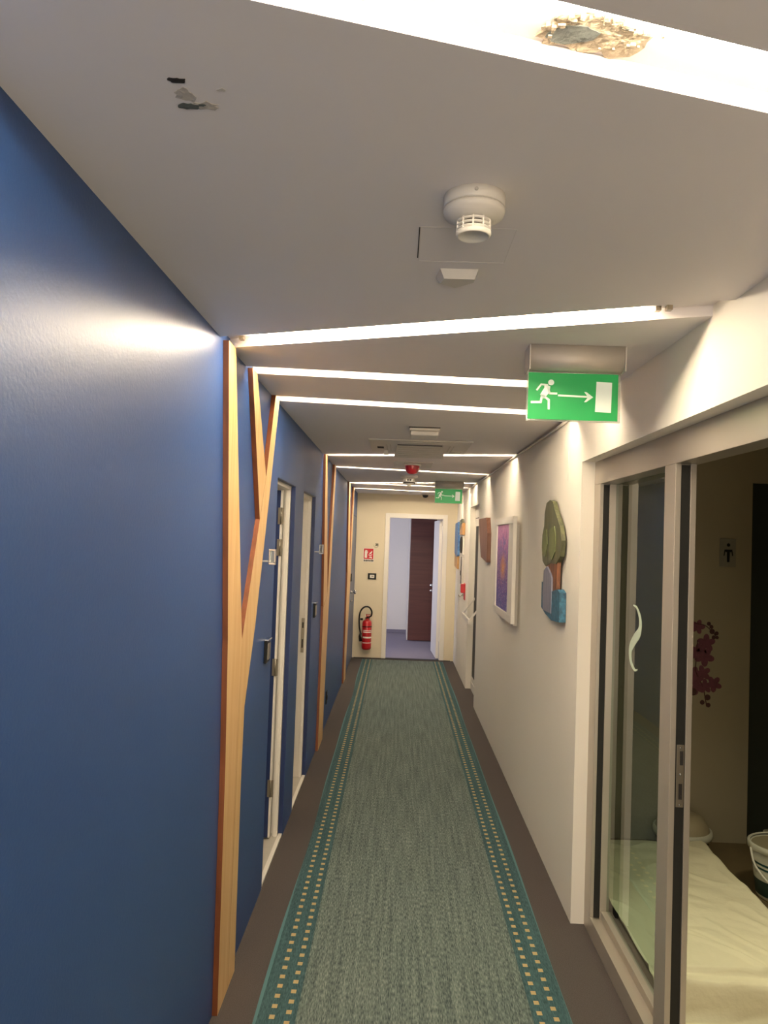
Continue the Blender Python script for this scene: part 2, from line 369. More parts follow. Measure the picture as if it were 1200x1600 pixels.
# ------------------------------------------------------------------ left wall
bm = B(); TK = .025
def wl(y0, y1, z0=0, z1=ZC+T): box(bm, XL-TK, XL, y0, y1, z0, z1)
wl(YB, 3.72); wl(4.38, 4.76); wl(5.45, 9.86); wl(3.72, 4.38, 2.006); wl(4.76, 5.45, 2.004); wl(9.86, 10.87, 2.02)
wl(10.87, YE+.02)
struct('wall_left', bm, 'blue')
bm = B()
for y0, y1, z0 in ((YB, 3.70, 0), (4.40, 4.74, 0), (5.47, YE+.1, 0), (3.70, 4.40, 2.03), (4.74, 5.47, 2.03)): box(bm, -.70, XL-TK-.001, y0, y1, z0, ZC+T)
struct('wall_left', bm, 'trimw')
for k, (o0, o1, ztop) in enumerate(((3.72, 4.38, 2.006), (4.76, 5.45, 2.004))):      # navy reveals lining the two openings
    bm = B(); box(bm, XL-TK, XL-.001, o1-.004, o1+.0, 0, ztop); box(bm, XL-TK, XL-.001, o0, o1-.004, ztop-.004, ztop); box(bm, XL-TK, XL-.001, o0, o0+.004, 0, ztop-.004)
    struct('trim_%d' % (4+k), bm, 'navy')
# washroom shells
bm = B(); box(bm, -2.2, -2.15, 3.0, 5.9, 0, 2.4); box(bm, -2.15, -.701, 3.0, 3.05, 0, 2.4); box(bm, -2.15, -.701, 4.52, 4.58, 0, 2.4); box(bm, -2.15, -.701, 5.7, 5.75, 0, 2.4)
struct('wall_back_rooms', bm, 'endw')

def door_frame_left(y0, y1, ztop, xd=-.70):
    bm = B(); box(bm, xd, -.632, y1-.022, y1+.0, 0, ztop-.022); box(bm, -.70, -.632, y0, y0+.022, 0, ztop-.022); box(bm, -.70, -.632, y0, y1, ztop-.022, ztop)
    box(bm, -.655, -.638, y1-.030, y1-.0221, 0, ztop-.03, .001)
    return bm
d1 = thing('door_1', None, None, (-.66, 4.37, 0), kind='structure')
obj('door_frame', door_frame_left(3.72, 4.38, 2.004, -.665), 'trimw', d1)
lf = bxo('door_leaf', -1.32, -.679, 4.305, 4.345, .012, 1.975, 'navy', d1, .002)
bxo('leaf_edge', -.6785, -.668, 4.307, 4.343, .012, 1.975, 'trimw', d1)
for z in (1.78, 1.60, .92, .24):
    bm = B(); box(bm, -.690, -.656, 4.301, 4.3048, z, z+.095, .001); tube(bm, [(-.672, 4.299, z), (-.672, 4.299, z+.095)], .0045); obj('hinge', bm, 'steel', d1)
bm = B(); tube(bm, [(-.735, 4.303, .13), (-.725, 4.27, .12), (-.715, 4.25, .135)], .006); obj('door_stop', bm, 'plastic', d1)
d2 = thing('door_2', None, None, (-.66, 5.44, 0), kind='structure')
obj('door_frame', door_frame_left(4.76, 5.45, 2.002), 'trimw', d2)
bm = B(); box(bm, -.670, -.648, 5.417, 5.4196, .885, 1.13, .001); obj('strike_plate', bm, 'steel', d2)
bm = B(); box(bm, -.664, -.654, 5.4155, 5.4169, 1.06, 1.10); box(bm, -.664, -.654, 5.4155, 5.4169, .92, .98); obj('latch_slot', bm, 'dark', d2)
# blue-grey door at the far left end
d3 = thing('door_3', None, None, (XL, 10.36, 0), kind='structure')
bxo('door_leaf', XL-.02, XL-.004, 9.865, 10.865, .006, 2.015, 'bluegrey', d3, .001)
bm = B(); lathe(bm, [(.026, 0), (.026, .006), (.010, .008), (.010, .035), (.024, .042), (.030, .056), (.024, .07), (0, .074)], (XL-.004, 10.18, .985), 20, 'x'); obj('knob', bm, 'chrome', d3)
bm = B(); lathe(bm, [(.024, 0), (.024, .007), (.012, .009), (.010, .02), (0, .02)], (XL-.004, 10.18, .87), 20, 'x'); obj('lock', bm, 'chrome', d3)
bxo('reader', XL-.004, XL+.012, 9.92, 9.99, 1.14, 1.24, 'black', d3, .002)

# slatless wooden zigzag frames
def board(parent, yz, name='board'):
    bm = B(); prism(bm, [(XL+.0005, y, z) for y, z in yz], (.0195, 0, 0), 0, 1)
    return obj(name, bm, ['beech', 'beechedge'], parent)
Zt = ZC-.001
f1 = thing('wooden_zigzag_frame', 'nearest pale wooden zigzag frame on the blue wall, three boards forming a Y', 'wall frame', (XL, 2.85, 0), 'wooden zigzag frames on the blue wall')
board(f1, [(2.483, Zt), (2.655, 1.345), (2.700, .9), (2.739, .001), (2.90, .001), (2.90, 1.312), (2.593, Zt)])
board(f1, [(3.445, Zt), (3.283, 1.97), (3.172, 1.781), (2.902, 1.312), (2.902, .001), (3.022, .001), (2.995, .73), (3.004, 1.038), (3.162, 1.33), (3.343, 1.782), (3.558, Zt)])
board(f1, [(2.892, Zt), (3.171, 1.784), (3.281, 1.972), (2.990, Zt)])
f2 = thing('wooden_zigzag_frame', 'middle wooden zigzag frame on the blue wall, just beyond the second washroom door', 'wall frame', (XL, 6.25, 0), 'wooden zigzag frames on the blue wall')
board(f2, [(5.86, Zt), (6.118, 1.152), (6.44, 1.22), (6.00, Zt)])
board(f2, [(6.69, Zt), (6.442, 1.218), (6.12, 1.148), (6.10, .001), (6.47, .001), (6.52, .5), (6.60, 1.04), (6.70, 1.484), (6.84, Zt)])
f3 = thing('wooden_zigzag_frame', 'farthest wooden zigzag frame on the blue wall, beside the end wall', 'wall frame', (XL, 9.1, 0), 'wooden zigzag frames on the blue wall')
board(f3, [(8.68, Zt), (8.948, 1.30), (9.32, 1.42), (8.89, Zt)])
board(f3, [(9.58, Zt), (9.322, 1.418), (8.95, 1.297), (8.93, .001), (9.26, .001), (9.40, .6), (9.60, 1.25), (9.76, Zt)])

# number signs standing off the wall, card readers, socket
for (y, z, txt) in ((3.36, 1.62, 'number sign on a white pin beside the nearer washroom door'), (5.50, 1.625, 'number sign on a white pin beside the farther washroom door')):
    t = thing('door_sign', 'small clear oblong '+txt, 'sign', (XL, y, z), 'clear signs by the washroom doors')
    bm = B(); tube(bm, [(XL, y, z-.02), (XL+.045, y, z-.02)], .004); obj('pin', bm, 'plastic', t)
    bm = B(); ring_box(bm, (XL+.032, XL+.064, z-.035, z+.035), (XL+.040, XL+.056, z-.026, z+.026), 'y', y-.012, y+.012, 0, .002); obj('rim', bm, 'chrome', t)
    bxo('plate', XL+.0402, XL+.0558, y-.004, y+.004, z-.0258, z+.0258, 'acrylic', t)
for (y, txt) in ((3.56, 'black card reader on the blue wall before the nearer washroom door'), (5.60, 'black card reader on the blue wall past the farther washroom door')):
    t = thing('card_reader', txt, 'switch', (XL, y, 1.175), 'black card readers on the blue wall')
    bxo('body', XL, XL+.014, y-.045, y+.045, 1.12, 1.225, 'black', t, .003)
    bxo('insert', XL+.0142, XL+.019, y-.025, y+.028, 1.135, 1.21, 'steel', t, .001)
    bxo('card_slot', XL+.0005, XL+.022, y-.045, y+.045, 1.2255, 1.232, 'chrome', t, .001)
t = thing('wall_socket', 'small dark socket low on the blue wall past the middle wooden frame', 'socket', (XL, 6.90, .26))
bxo('plate', XL, XL+.009, 6.86, 6.94, .205, .32, 'black', t, .002)
bm = B(); lathe(bm, [(.022, 0), (.022, .004), (0, .004)], (XL+.0092, 6.90, .26), 20, 'x'); obj('outlet', bm, 'dark', t)

# ------------------------------------------------------------------ right wall
bm = B(); XB = .99; Y0, Y1, Y2, Y3 = 1.05, 3.515, 7.95, 8.92
def wr(y0, y1, z0=0, z1=ZC+T): box(bm, XR, XB, y0, y1, z0, z1)
wr(YB, Y0); wr(Y1, Y2); wr(Y3, YE+.1); wr(Y0, Y1, 2.107); wr(Y2, Y3, 2.12)
struct('wall_right', bm, 'white')
# glass entrance to the treatment room
g = thing('door_4', None, None, (.94, 2.5, 0), kind='structure')
XF = .903
bm = B(); box(bm, XF, .985, Y0+.001, Y1-.001, 2.0, 2.1065, .0015); obj('head_rail', bm, 'alu', g)
bm = B(); box(bm, XF, .985, Y0+.001, Y1-.001, .001, .075, .0015); obj('bottom_rail', bm, 'alu', g)
bm = B(); box(bm, XF-.001, XF+.012, 2.591, 3.41, .0752, .083, .001); box(bm, .95, .988, 2.591, 3.41, .0752, .11, .002); obj('glazing_bead', bm, 'alu', g)
bm = B(); box(bm, XF, .918, 3.412, Y1-.001, .076, 1.9995, .001); box(bm, .9181, .945, 3.43, Y1-.001, .076, 1.9995); box(bm, .9451, .985, 3.412, Y1-.001, .076, 1.9995, .001); obj('jamb', bm, 'alu', g)
bxo('gasket', .919, .944, 3.414, 3.4295, .08, 1.995, 'rubber', g)
bm = B(); box(bm, XF, .922, 2.49, 2.59, .076, 1.9995, .001); box(bm, .9221, .953, 2.508, 2.59, .076, 1.9995); box(bm, .9531, .972, 2.49, 2.59, .076, 1.9995, .001); mu = obj('mullion', bm, 'alu', g)
bxo('gasket', .9232, .952, 2.493, 2.5075, .08, 1.995, 'rubber', g)
bm = B(); box(bm, .926, .951, 2.4905, 2.4925, .885, 1.085, .0008); sp_ = obj('strike_plate', bm, 'steel', g)
bm = B(); box(bm, .936, .947, 2.4895, 2.4904, 1.02, 1.065); box(bm, .934, .945, 2.4895, 2.4904, .91, .96); obj('latch_slot', bm, 'dark', sp_)
bm = B()
for zz in (1.075, .99, .892): lathe(bm, [(0, 0), (.0035, 0), (.0035, -.0015), (0, -.002)], (.9385, 2.4904, zz), 10, 'y')
obj('screw', bm, 'chrome', sp_)
bm = B(); box(bm, .974, .98, 2.5905, 3.4115, .084, 1.999); gl = obj('glass_pane', bm, 'glass', g)
bm = B()          # curved white mark on the glass
cl = smooth_path([(3.125, 1.482, 0), (3.08, 1.475, 0), (3.035, 1.435, 0), (3.04, 1.385, 0), (3.10, 1.345, 0), (3.15, 1.30, 0), (3.14, 1.25, 0), (3.09, 1.225, 0), (3.055, 1.232, 0)], 6)
n = len(cl); Lp, Rp = [], []
for i, p in enumerate(cl):
    tt = (cl[min(i+1, n-1)]-cl[max(i-1, 0)]).normalized(); nn = Vector((-tt.y, tt.x, 0)); w = .006+.038*math.sin(math.pi*min(1, i/(n-1)))**2
    Lp.append(p+nn*w*.5); Rp.append(p-nn*w*.5)
for i in range(n-1): prism(bm, [(.9725, q.x, q.y) for q in (Lp[i], Lp[i+1], Rp[i+1], Rp[i])], (.001, 0, 0))
M['frost'] = mat('frosted_film', '#c3d2bd', .6); obj('curved_emblem', bm, 'frost', gl)

# panic-bar door further along
p = thing('door_5', None, None, (.93, 8.4, 0), kind='structure')
bm = B(); ring_box(bm, (Y2+.001, Y3-.001, .001, 2.119), (Y2+.05, Y3-.012, .09, 1.97), 'x', .905, .985); obj('door_frame', bm, 'trimw', p)
bm = B(); ring_box(bm, (Y2+.051, Y3-.013, .091, 1.969), (Y2+.09, Y3-.022, .15, 1.90), 'x', .912, .95); lf5 = obj('door_leaf', bm, 'trimw', p)
bxo('glazing', .913, .925, Y2+.091, Y3-.023, .151, 1.899, 'black', lf5)
bxo('transom_seal', .902, .9045, Y2+.06, Y3-.05, 1.985, 1.995, 'dark', p)
bm = B()
for yy in (Y2+.10, Y3-.10):
    prism(bm, [(.935, yy-.006, 1.10), (.935, yy-.006, 1.07), (.775, yy-.006, .855), (.775, yy-.006, .885)], (0, .012, 0))
prism(bm, [(.768, Y2+.09, .845), (.768, Y2+.09, .895), (.788, Y2+.09, .895), (.788, Y2+.09, .845)], (0, Y3-Y2-.18, 0)); obj('push_bar', bm, 'plastic', p)

# ------------------------------------------------------------------ end wall and what lies beyond
OX0, OX1, OZ = -.125, .640, 2.022
bm = B(); box(bm, -.70, OX0-.02, YE, YE+.1, 0, ZC+T); box(bm, OX1+.02, .99, YE, YE+.1, 0, ZC+T); box(bm, OX0-.02, OX1+.02, YE, YE+.1, OZ+.02, ZC+T)
struct('wall_end', bm, 'endw')
d6 = thing('door_6', None, None, (.26, YE+.05, 0), kind='structure')
bm = B(); box(bm, OX0-.0195, OX0, YE, YE+.105, 0, OZ+.0195); box(bm, OX1, OX1+.0195, YE, YE+.105, 0, OZ+.0195); box(bm, OX0, OX1, YE, YE+.105, OZ, OZ+.0195)
obj('jamb', bm, 'trimw', d6)
bm = B(); box(bm, OX0-.065, OX0, YE-.014, YE-.0005, 0, OZ+.065, .002); box(bm, OX1, OX1+.065, YE-.014, YE-.0005, 0, OZ+.065, .002); box(bm, OX0, OX1, YE-.014, YE-.0005, OZ, OZ+.065, .002); obj('architrave', bm, 'trimw', d6)
bm = B(); prism(bm, [(OX1-.002, YE+.11, .012), (OX1-.042, YE+.11, .012), (.560, 11.80, .012), (.600, 11.805, .012)], (0, 0, 2.0)); obj('door_leaf', bm, 'trimw', d6)
bm = B(); box(bm, OX1-.006, OX1+.0, YE+.098, YE+.112, 1.93, 1.99); obj('hinge', bm, 'steel', d6)
bm = B(); box(bm, -2.2, .225, 13.94, 14.0, 0, 2.5); struct('wall_far', bm, 'trimw')
bm = B(); box(bm, .66, 1.6, 12.93, 12.99, 0, 2.5); box(bm, .20, .66, 12.93, 12.99, 2.12, 2.5); box(bm, .20, .225, 12.99, 13.94, 0, 2.5); box(bm, 1.55, 1.6, 10.99, 12.93, 0, 2.5); struct('wall_far_right', bm, 'trimw')
bm = B(); box(bm, -2.2, -2.15, 10.99, 14, 0, 2.5); struct('wall_far_left', bm, 'trimw')
bm = B(); box(bm, -2.15, .225, 13.92, 13.94, .0, .06); struct('baseboard_far', bm, 'farcarpet')
d7 = thing('door_7', None, None, (.42, 12.9, 0), kind='structure')
bxo('door_leaf', .215, .655, 12.885, 12.925, .01, 2.10, 'brown', d7, .002)
bm = B(); lathe(bm, [(.026, 0), (.026, -.006), (.010, -.008), (.010, -.035), (.024, -.042), (.030, -.056), (.024, -.07), (0, -.074)], (.590, 12.885, .955), 20, 'y'); obj('knob', bm, 'chrome', d7)
bm = B(); lathe(bm, [(.022, 0), (.022, -.008), (0, -.01)], (.590, 12.885, .86), 20, 'y'); obj('lock', bm, 'chrome', d7)
# unseen lobby added behind the camera, open so the fill lamp reaches in
bm = B(); box(bm, -2.6, 2.8, -5.4, -5.3, 0, 2.8); box(bm, -2.7, -2.6, -5.4, YB, 0, 2.8); box(bm, 2.8, 2.9, -5.4, YB, 0, 2.8); box(bm, -2.6, -.7, YB-.1, YB, 0, 2.8); box(bm, .99, 2.8, YB-.1, YB, 0, 2.8); box(bm, -.7, .99, YB-.1, YB, ZC, 2.8)
struct('wall_back', bm, 'white')
bm = B(); box(bm, -2.6, 2.8, -5.3, YB, -.08, -.001); struct('floor', bm, 'tile')
bm = B(); box(bm, -2.6, 2.8, -5.3, YB-.1, 2.75, 2.8); struct('ceiling', bm, 'ceil')

# ------------------------------------------------------------------ treatment room shell
bm = B(); box(bm, .99, 2.11, 4.55, 4.65, 0, 2.45); box(bm, 2.11, 3.2, 4.55, 4.65, 2.13, 2.45); struct('wall_room_far', bm, 'spa')
bm = B(); box(bm, 3.15, 3.2, .2, 4.65, 0, 2.45); box(bm, .99, 3.15, .2, .25, 0, 2.45); struct('wall_room_side', bm, 'spa')
bm = B(); box(bm, 2.11, 3.15, 4.60, 4.65, 0, 2.13); struct('door_8', bm, 'darkdoor')

# ------------------------------------------------------------------ runner
bm = B()
n = 60; rows = []
for i in range(n+1):
    y = -2.0+(10.74+2.0)*i/n; wv = .006*math.sin(y*1.7)+.004*math.sin(y*3.1+1)
    rows.append([bm.verts.new(v) for v in ((-.448+wv, y, .0), (-.447+wv, y, .007), (.689+wv*.6, y, .007), (.690+wv*.6, y, .0))])
for a, b in zip(rows, rows[1:]):
    for k in range(3): bm.faces.new((a[k], a[k+1], b[k+1], b[k]))
bm.faces.new(rows[0]); bm.faces.new(rows[-1][::-1])
tag(obj('carpet_runner', bm, 'runner'), 'long teal woven carpet runner with dashed cream border lines on the corridor floor', 'rug')

# ------------------------------------------------------------------ exit signs
def exit_sign(x, y, label):
    t = thing('exit_sign', label, 'sign', (x+.15, y, ZC), 'green running-man exit signs under the ceiling')
    bm = B(); k = []
    for a in range(0, 181, 12): k.append((y-.045*math.cos(R(a))*1.0, ZC-.038-.042*math.sin(R(a))))
    pr = [(x, y-.045, ZC-.001)]+[(x, a, b) for a, b in k]+[(x, y+.045, ZC-.001)]
    prism(bm, pr, (.302, 0, 0))
    for f in bm.faces: f.smooth = len(f.verts) == 4
    obj('housing', bm, 'alu2', t)
    for q in (x-.004, x+.302): bxo('end_cap', q, q+.004, y-.047, y+.047, ZC-.082, ZC-.001, 'plastic2', t, .001)
    zt, zb = ZC-.0815, ZC-.236
    bxo('acrylic_plate', x-.003, x+.302, y-.001, y+.004, zb-.005, zt, 'acrylic', t)
    bxo('green_panel', x+.002, x+.293, y-.004, y-.0012, zb, zt-.002, 'green', t)
    sx = .291/417; sz = (zt-.002-zb)/212
    f = lambda u, v, d: (x+.002+(u-148)*sx, y-.004-d, zb+(605-v)*sz)
    bm = B(); disc2(bm, (253, 437), 14, f, ry=13)
    stroke(bm, [(188, 472), (207, 447), (236, 449)], 8, f)
    poly2(bm, [(222, 445), (250, 455), (246, 482), (222, 512), (203, 494), (222, 462)], f)
    stroke(bm, [(240, 466), (248, 487), (280, 487)], 9, f)
    stroke(bm, [(212, 496), (207, 528), (164, 529)], 10, f)
    stroke(bm, [(218, 498), (244, 517), (245, 557)], 10, f)
    obj('running_figure', bm, 'pict', t)
    bm = B(); stroke(bm, [(289, 495), (440, 498)], 8, f); poly2(bm, [(408, 476), (418, 476), (450, 499), (418, 522), (408, 522), (426, 499)], f); obj('arrow', bm, 'pict', t)
    bm = B(); poly2(bm, [(464, 428), (536, 430), (534, 567), (460, 565)], f); obj('door_symbol', bm, 'pict', t)
exit_sign(.406, 2.46, 'large green exit sign with silver housing hanging nearest the camera')
exit_sign(.384, 8.20, 'smaller-looking far green exit sign near the end wall')

# ------------------------------------------------------------------ smoke detectors and ceiling pieces
def detector(x, y, s, label, far=False):
    t = thing('smoke_detector', label, 'detector', (x, y, ZC), 'round ceiling detectors')
    z = ZC
    bm = B(); lathe(bm, [(0, z), (.057*s, z), (.0575*s, z-.020*s), (.056*s, z-.0215*s), (0, z-.0215*s)], (x, y, 0), 48); obj('base', bm, 'plastic', t)
    bm = B(); lathe(bm, [(0, z-.023*s), (.056*s, z-.023*s), (.0575*s, z-.028*s), (.055*s, z-.036*s), (.040*s, z-.044*s), (.034*s, z-.045*s), (0, z-.045*s)], (x, y, 0), 48)
    obj('body', bm, 'plastic', t)
    bm = B()
    for zz in (.0465, .054, .0615): lathe(bm, [(.0255*s, z-zz*s), (.0325*s, z-zz*s), (.0325*s, z-(zz+.003)*s), (.0255*s, z-(zz+.003)*s)], (x, y, 0), 40)
    lathe(bm, [(0, z-.066*s), (.0325*s, z-.066*s), (.033*s, z-.070*s), (.031*s, z-.074*s), (.0285*s, z-.0755*s), (.0275*s, z-.0735*s), (0, z-.0735*s)], (x, y, 0), 40)
    for k in range(10):
        a = 2*math.pi*(k+.3)/10; cx, cy = x+.031*s*math.cos(a), y+.031*s*math.sin(a); box(bm, cx-.0015*s, cx+.0015*s, cy-.0015*s, cy+.0015*s, z-.070*s, z-.044*s)
    obj('vent_cage', bm, 'plastic', t)
    bm = B(); lathe(bm, [(0, z-.0455*s), (.0245*s, z-.0455*s), (.0245*s, z-.0655*s), (0, z-.0655*s)], (x, y, 0), 30); obj('sensor_core', bm, 'dark', t)
    bm = B(); lathe(bm, [(0, 0), (.0035*s, 0), (.003*s, -.003*s), (0, -.004*s)], (x-.002, y-.0572*s, z-.010*s), 10, 'y'); obj('screw', bm, 'plastic2', t)
detector(.121, 1.392, 1, 'white round smoke detector with slotted vent cage, nearest on the ceiling')
t = thing('smoke_detector', 'far bell-shaped smoke detector with a label, past the red beacon', 'detector', (.09, 7.62, ZC), 'round ceiling detectors')
x, y, z = .092, 7.62, ZC
bm = B(); lathe(bm, [(0, z), (.085, z), (.085, z-.018), (.06, z-.03), (0, z-.03)], (x, y, 0), 32); obj('base', bm, 'plastic', t)
bm = B(); lathe(bm, [(.06, z-.031), (.062, z-.06), (.05, z-.085), (.02, z-.10), (.010, z-.115), (0, z-.116)], (x, y, 0), 32); obj('body', bm, 'plastic2', t)
bm = B(); lathe(bm, [(.0635, z-.066), (.0635, z-.080)], (x, y, 0), 32); obj('vent_band', bm, 'dark', t)
bm = B(); box(bm, x-.035, x+.035, y-.07, y-.066, z-.062, z-.034, .001); lb = obj('label_plate', bm, 'signwhite', t)
bm = B(); box(bm, x-.022, x-.004, y-.072, y-.0702, z-.056, z-.042); box(bm, x+.002, x+.020, y-.072, y-.0702, z-.056, z-.042); obj('print', bm, 'dark', lb)

# wedge-shaped motion sensor
t = thing('motion_sensor', 'small faceted white motion sensor on the ceiling behind the round smoke detector', 'sensor', (.122, 1.80, ZC))
bm = B(); z = ZC
top = [(.078, 1.765), (.168, 1.765), (.170, 1.800), (.118, 1.870), (.070, 1.822)]
bot = [(.088, 1.772), (.160, 1.772), (.160, 1.795), (.118, 1.838), (.080, 1.808)]
a = [bm.verts.new((p[0], p[1], z)) for p in top]; b = [bm.verts.new((p[0], p[1], z-.022)) for p in bot]
bm.faces.new(a); bm.faces.new(b)
for i in range(5): bm.faces.new((a[i], a[(i+1) % 5], b[(i+1) % 5], b[i]))
obj('case', bm, 'plastic2', t)
bm = B(); prism(bm, [(.072, 1.826, z-.003), (.117, 1.872, z-.003), (.117, 1.858, z-.010), (.078, 1.818, z-.010)], (-.002, .002, 0)); obj('lens', bm, 'plastic', t)

# access hatch outline
bm = B()
ring_box(bm, (.024, .222, 1.530, 1.722), (.0255, .2205, 1.5315, 1.7205), 'z', ZC-.0006, ZC)
struct('trim_7', bm, mat('hatch_joint', '#d6cfca', .8))
bm = B(); box(bm, .0215, .0237, 1.533, 1.70, ZC-.0012, ZC); struct('trim_8', bm, 'dark')

# emergency light box
t = thing('emergency_light', 'flat white oblong emergency light on the ceiling in front of the air conditioner', 'light', (.13, 4.36, ZC))
bxo('housing', .045, .215, 4.29, 4.44, ZC-.020, ZC, 'plastic', t, .003)
bxo('diffuser', .05, .21, 4.295, 4.435, ZC-.048, ZC-.0202, 'plastic', t, .008)
bxo('dark_base', .040, .220, 4.286, 4.2895, ZC-.006, ZC, 'dark', t)

# ceiling cassette air conditioner
t = thing('air_conditioner', 'square ceiling cassette air conditioner with drooping grille and a missing corner cover', 'air conditioner', (.125, 5.15, ZC))
bm = B(); ring_box(bm, (-.21, .46, 4.84, 5.50), (-.03, .28, 5.03, 5.46), 'z', ZC-.010, ZC-.0005, 0, .002); obj('fascia_panel', bm, 'plastic2', t)
bm = B(); prism(bm, [(-.028, 5.09, ZC-.014), (.278, 5.09, ZC-.014), (.31, 5.47, ZC-.050), (-.05, 5.47, ZC-.050)], (0, .001, .008)); gr = obj('intake_grille', bm, 'plastic2', t)
bm = B()
for k in range(5):
    yy = 5.13+k*.065; zz = ZC-.0152-(yy-5.09)*.0947; box(bm, -.02, .27, yy, yy+.006, zz-.001, zz+.0004)
obj('slats', bm, 'steel', gr)
bxo('opening', -.026, .276, 5.032, 5.085, ZC-.010, ZC-.002, 'dark', t)
for xx in (-.10, -.075, .325, .35): bxo('louvre', xx, xx+.006, 5.06, 5.40, ZC-.0125, ZC-.0102, 'steel', t)
bxo('louvre', -.01, .26, 4.90, 4.93, ZC-.0125, ZC-.0102, 'plastic2', t)
bxo('corner_opening', .345, .43, 5.34, 5.46, ZC-.0125, ZC-.0102, 'steel', t)
bxo('corner_opening', -.165, -.12, 5.18, 5.27, ZC-.0125, ZC-.0102, 'dark', t)
bm = B(); box(bm, -.12, -.09, 5.22, 5.30, ZC-.055, ZC-.03, .004); obj('hanging_clip', bm, 'plastic', t)

# red beacon
t = thing('alarm_beacon', 'red alarm beacon dome on a white ceiling base', 'alarm', (.10, 6.42, ZC))
bm = B(); box(bm, -.06, .27, 6.25, 6.66, ZC-.006, ZC, .002); obj('base_plate', bm, 'plastic2', t)
bm = B(); lathe(bm, [(0, ZC-.0062), (.075, ZC-.0062), (.075, ZC-.018), (0, ZC-.018)], (.10, 6.40, 0), 32); obj('collar', bm, 'plastic', t)
bm = B(); lathe(bm, [(.062, ZC-.0182), (.062, ZC-.035), (.055, ZC-.06), (.04, ZC-.082), (.02, ZC-.09), (0, ZC-.092)], (.10, 6.40, 0), 32); obj('red_dome', bm, 'reddome', t)

# dome camera
t = thing('dome_camera', 'small black dome camera on the ceiling before the end wall', 'camera', (.36, 10.55, ZC))
bm = B(); lathe(bm, [(0, ZC), (.055, ZC), (.055, ZC-.014), (.045, ZC-.018), (0, ZC-.018)], (.36, 10.55, 0), 28); obj('base', bm, 'plastic2', t)
bm = B(); lathe(bm, [(.042, ZC-.0182), (.040, ZC-.035), (.026, ZC-.052), (0, ZC-.058)], (.36, 10.55, 0), 28); obj('dome', bm, 'black', t)

# conduit in the ceiling corner of the right wall
bm = B()
pts = [(XR-.010, 3.78+.42*i, ZC-.016-.004*math.sin(i*1.1)) for i in range(13)]
tube(bm, pts, .0075, 8)
tag(obj('cable_conduit', bm, 'plastic2'), 'thin grey cable conduit along the top corner of the cream wall', 'cable')

# plaster damage
def blob(cx, cy, rx, ry, z, n, jit, t, seed):
    rnd = random.Random(seed); pts = []
    for k in range(n):
        a = 2*math.pi*k/n; s = 1+rnd.uniform(-jit, jit); pts.append((cx+rx*s*math.cos(a), cy+ry*s*math.sin(a), z))
    return pts
t = thing('plaster_hole', 'ragged hole in the plaster inside the brightly lit nearest ceiling slot', 'hole', (.225, .975, ZC+T))
z = ZC+T
bm = B(); prism(bm, blob(.222, .968, .058, .034, z-.003, 26, .22, .003, 3), (0, 0, .002)); prism(bm, blob(.262, .985, .042, .030, z-.0032, 20, .3, .003, 5), (0, 0, .002)); obj('broken_edge', bm, 'blotch', t)
bm = B(); prism(bm, blob(.206, .972, .036, .017, z-.0045, 22, .13, .003, 4), (0, 0, .001)); obj('exposed_core', bm, 'grey', t)
bm = B(); rnd = random.Random(9)
for k in range(44):
    a = rnd.uniform(0, 6.28); rr = rnd.uniform(.8, 1.35); cx, cy = .232+.068*rr*math.cos(a), .972+.034*rr*math.sin(a); s = rnd.uniform(.0015, .004)
    if cy > .84+.294*(cx+.0)+.088: continue
    box(bm, cx-s, cx+s, cy-s, cy+s, z-.005-s*.6, z-.0005)
obj('crumbs', bm, 'blotch', t)
t = thing('plaster_damage', 'chipped plaster patch on the ceiling above the near blue wall', 'hole', (-.335, 1.08, ZC))
z = ZC
bm = B(); prism(bm, blob(-.338, 1.047, .0125, .006, z-.0014, 14, .35, 0, 11), (0, 0, .001)); obj('dark_chip', bm, 'dark', t)
bm = B(); prism(bm, blob(-.338, 1.112, .015, .0085, z-.0014, 16, .3, 0, 12), (0, 0, .001)); prism(bm, blob(-.317, 1.108, .005, .003, z-.0014, 10, .3, 0, 15), (0, 0, .001)); obj('grey_chip', bm, 'grey', t)
bm = B(); prism(bm, blob(-.336, 1.083, .015, .017, z-.001, 18, .3, 0, 13), (0, 0, .0008)); prism(bm, blob(-.312, 1.11, .018, .010, z-.001, 18, .35, 0, 14), (0, 0, .0008)); obj('bare_plaster', bm, mat('bare_plaster', '#bcb3a9', .9, bump=(150, .8, .003)), t)
bm = B(); prism(bm, blob(-.279, 1.068, .006, .004, z-.001, 12, .4, 0, 17), (0, 0, .0008)); obj('small_chip', bm, 'plastic2', t)

# ------------------------------------------------------------------ things on the right wall
def art(bm, yz, x0, x1, mi=0): prism(bm, [(x1, y, z) for y, z in yz], (x0-x1, 0, 0), mi)
t = thing('tree_sculpture', 'painted cut-out wood tree with green crown and blue base, nearest on the cream wall', 'wall art', (.83, 4.0, 1.42))
bm = B(); art(bm, [(4.17, 1.945), (4.08, 1.957), (4.0, 1.945), (3.95, 1.90), (3.90, 1.87), (3.81, 1.81), (3.765, 1.74), (3.79, 1.66), (3.88, 1.62), (4.02, 1.62), (4.16, 1.60), (4.24, 1.625), (4.27, 1.70), (4.265, 1.77), (4.22, 1.82), (4.215, 1.89)], .810, .832); obj('crown', bm, 'artgreen', t)
bm = B(); art(bm, [(4.05, 1.80), (3.93, 1.815), (3.89, 1.76), (3.90, 1.68), (3.98, 1.635), (4.05, 1.68)], .806, .8095)
art(bm, [(4.23, 1.79), (4.14, 1.80), (4.10, 1.72), (4.15, 1.65), (4.24, 1.66)], .8065, .8095); obj('leaf_cluster', bm, mat('painted_light_green', '#6e7549', .5, noise=(30, .2)), t)
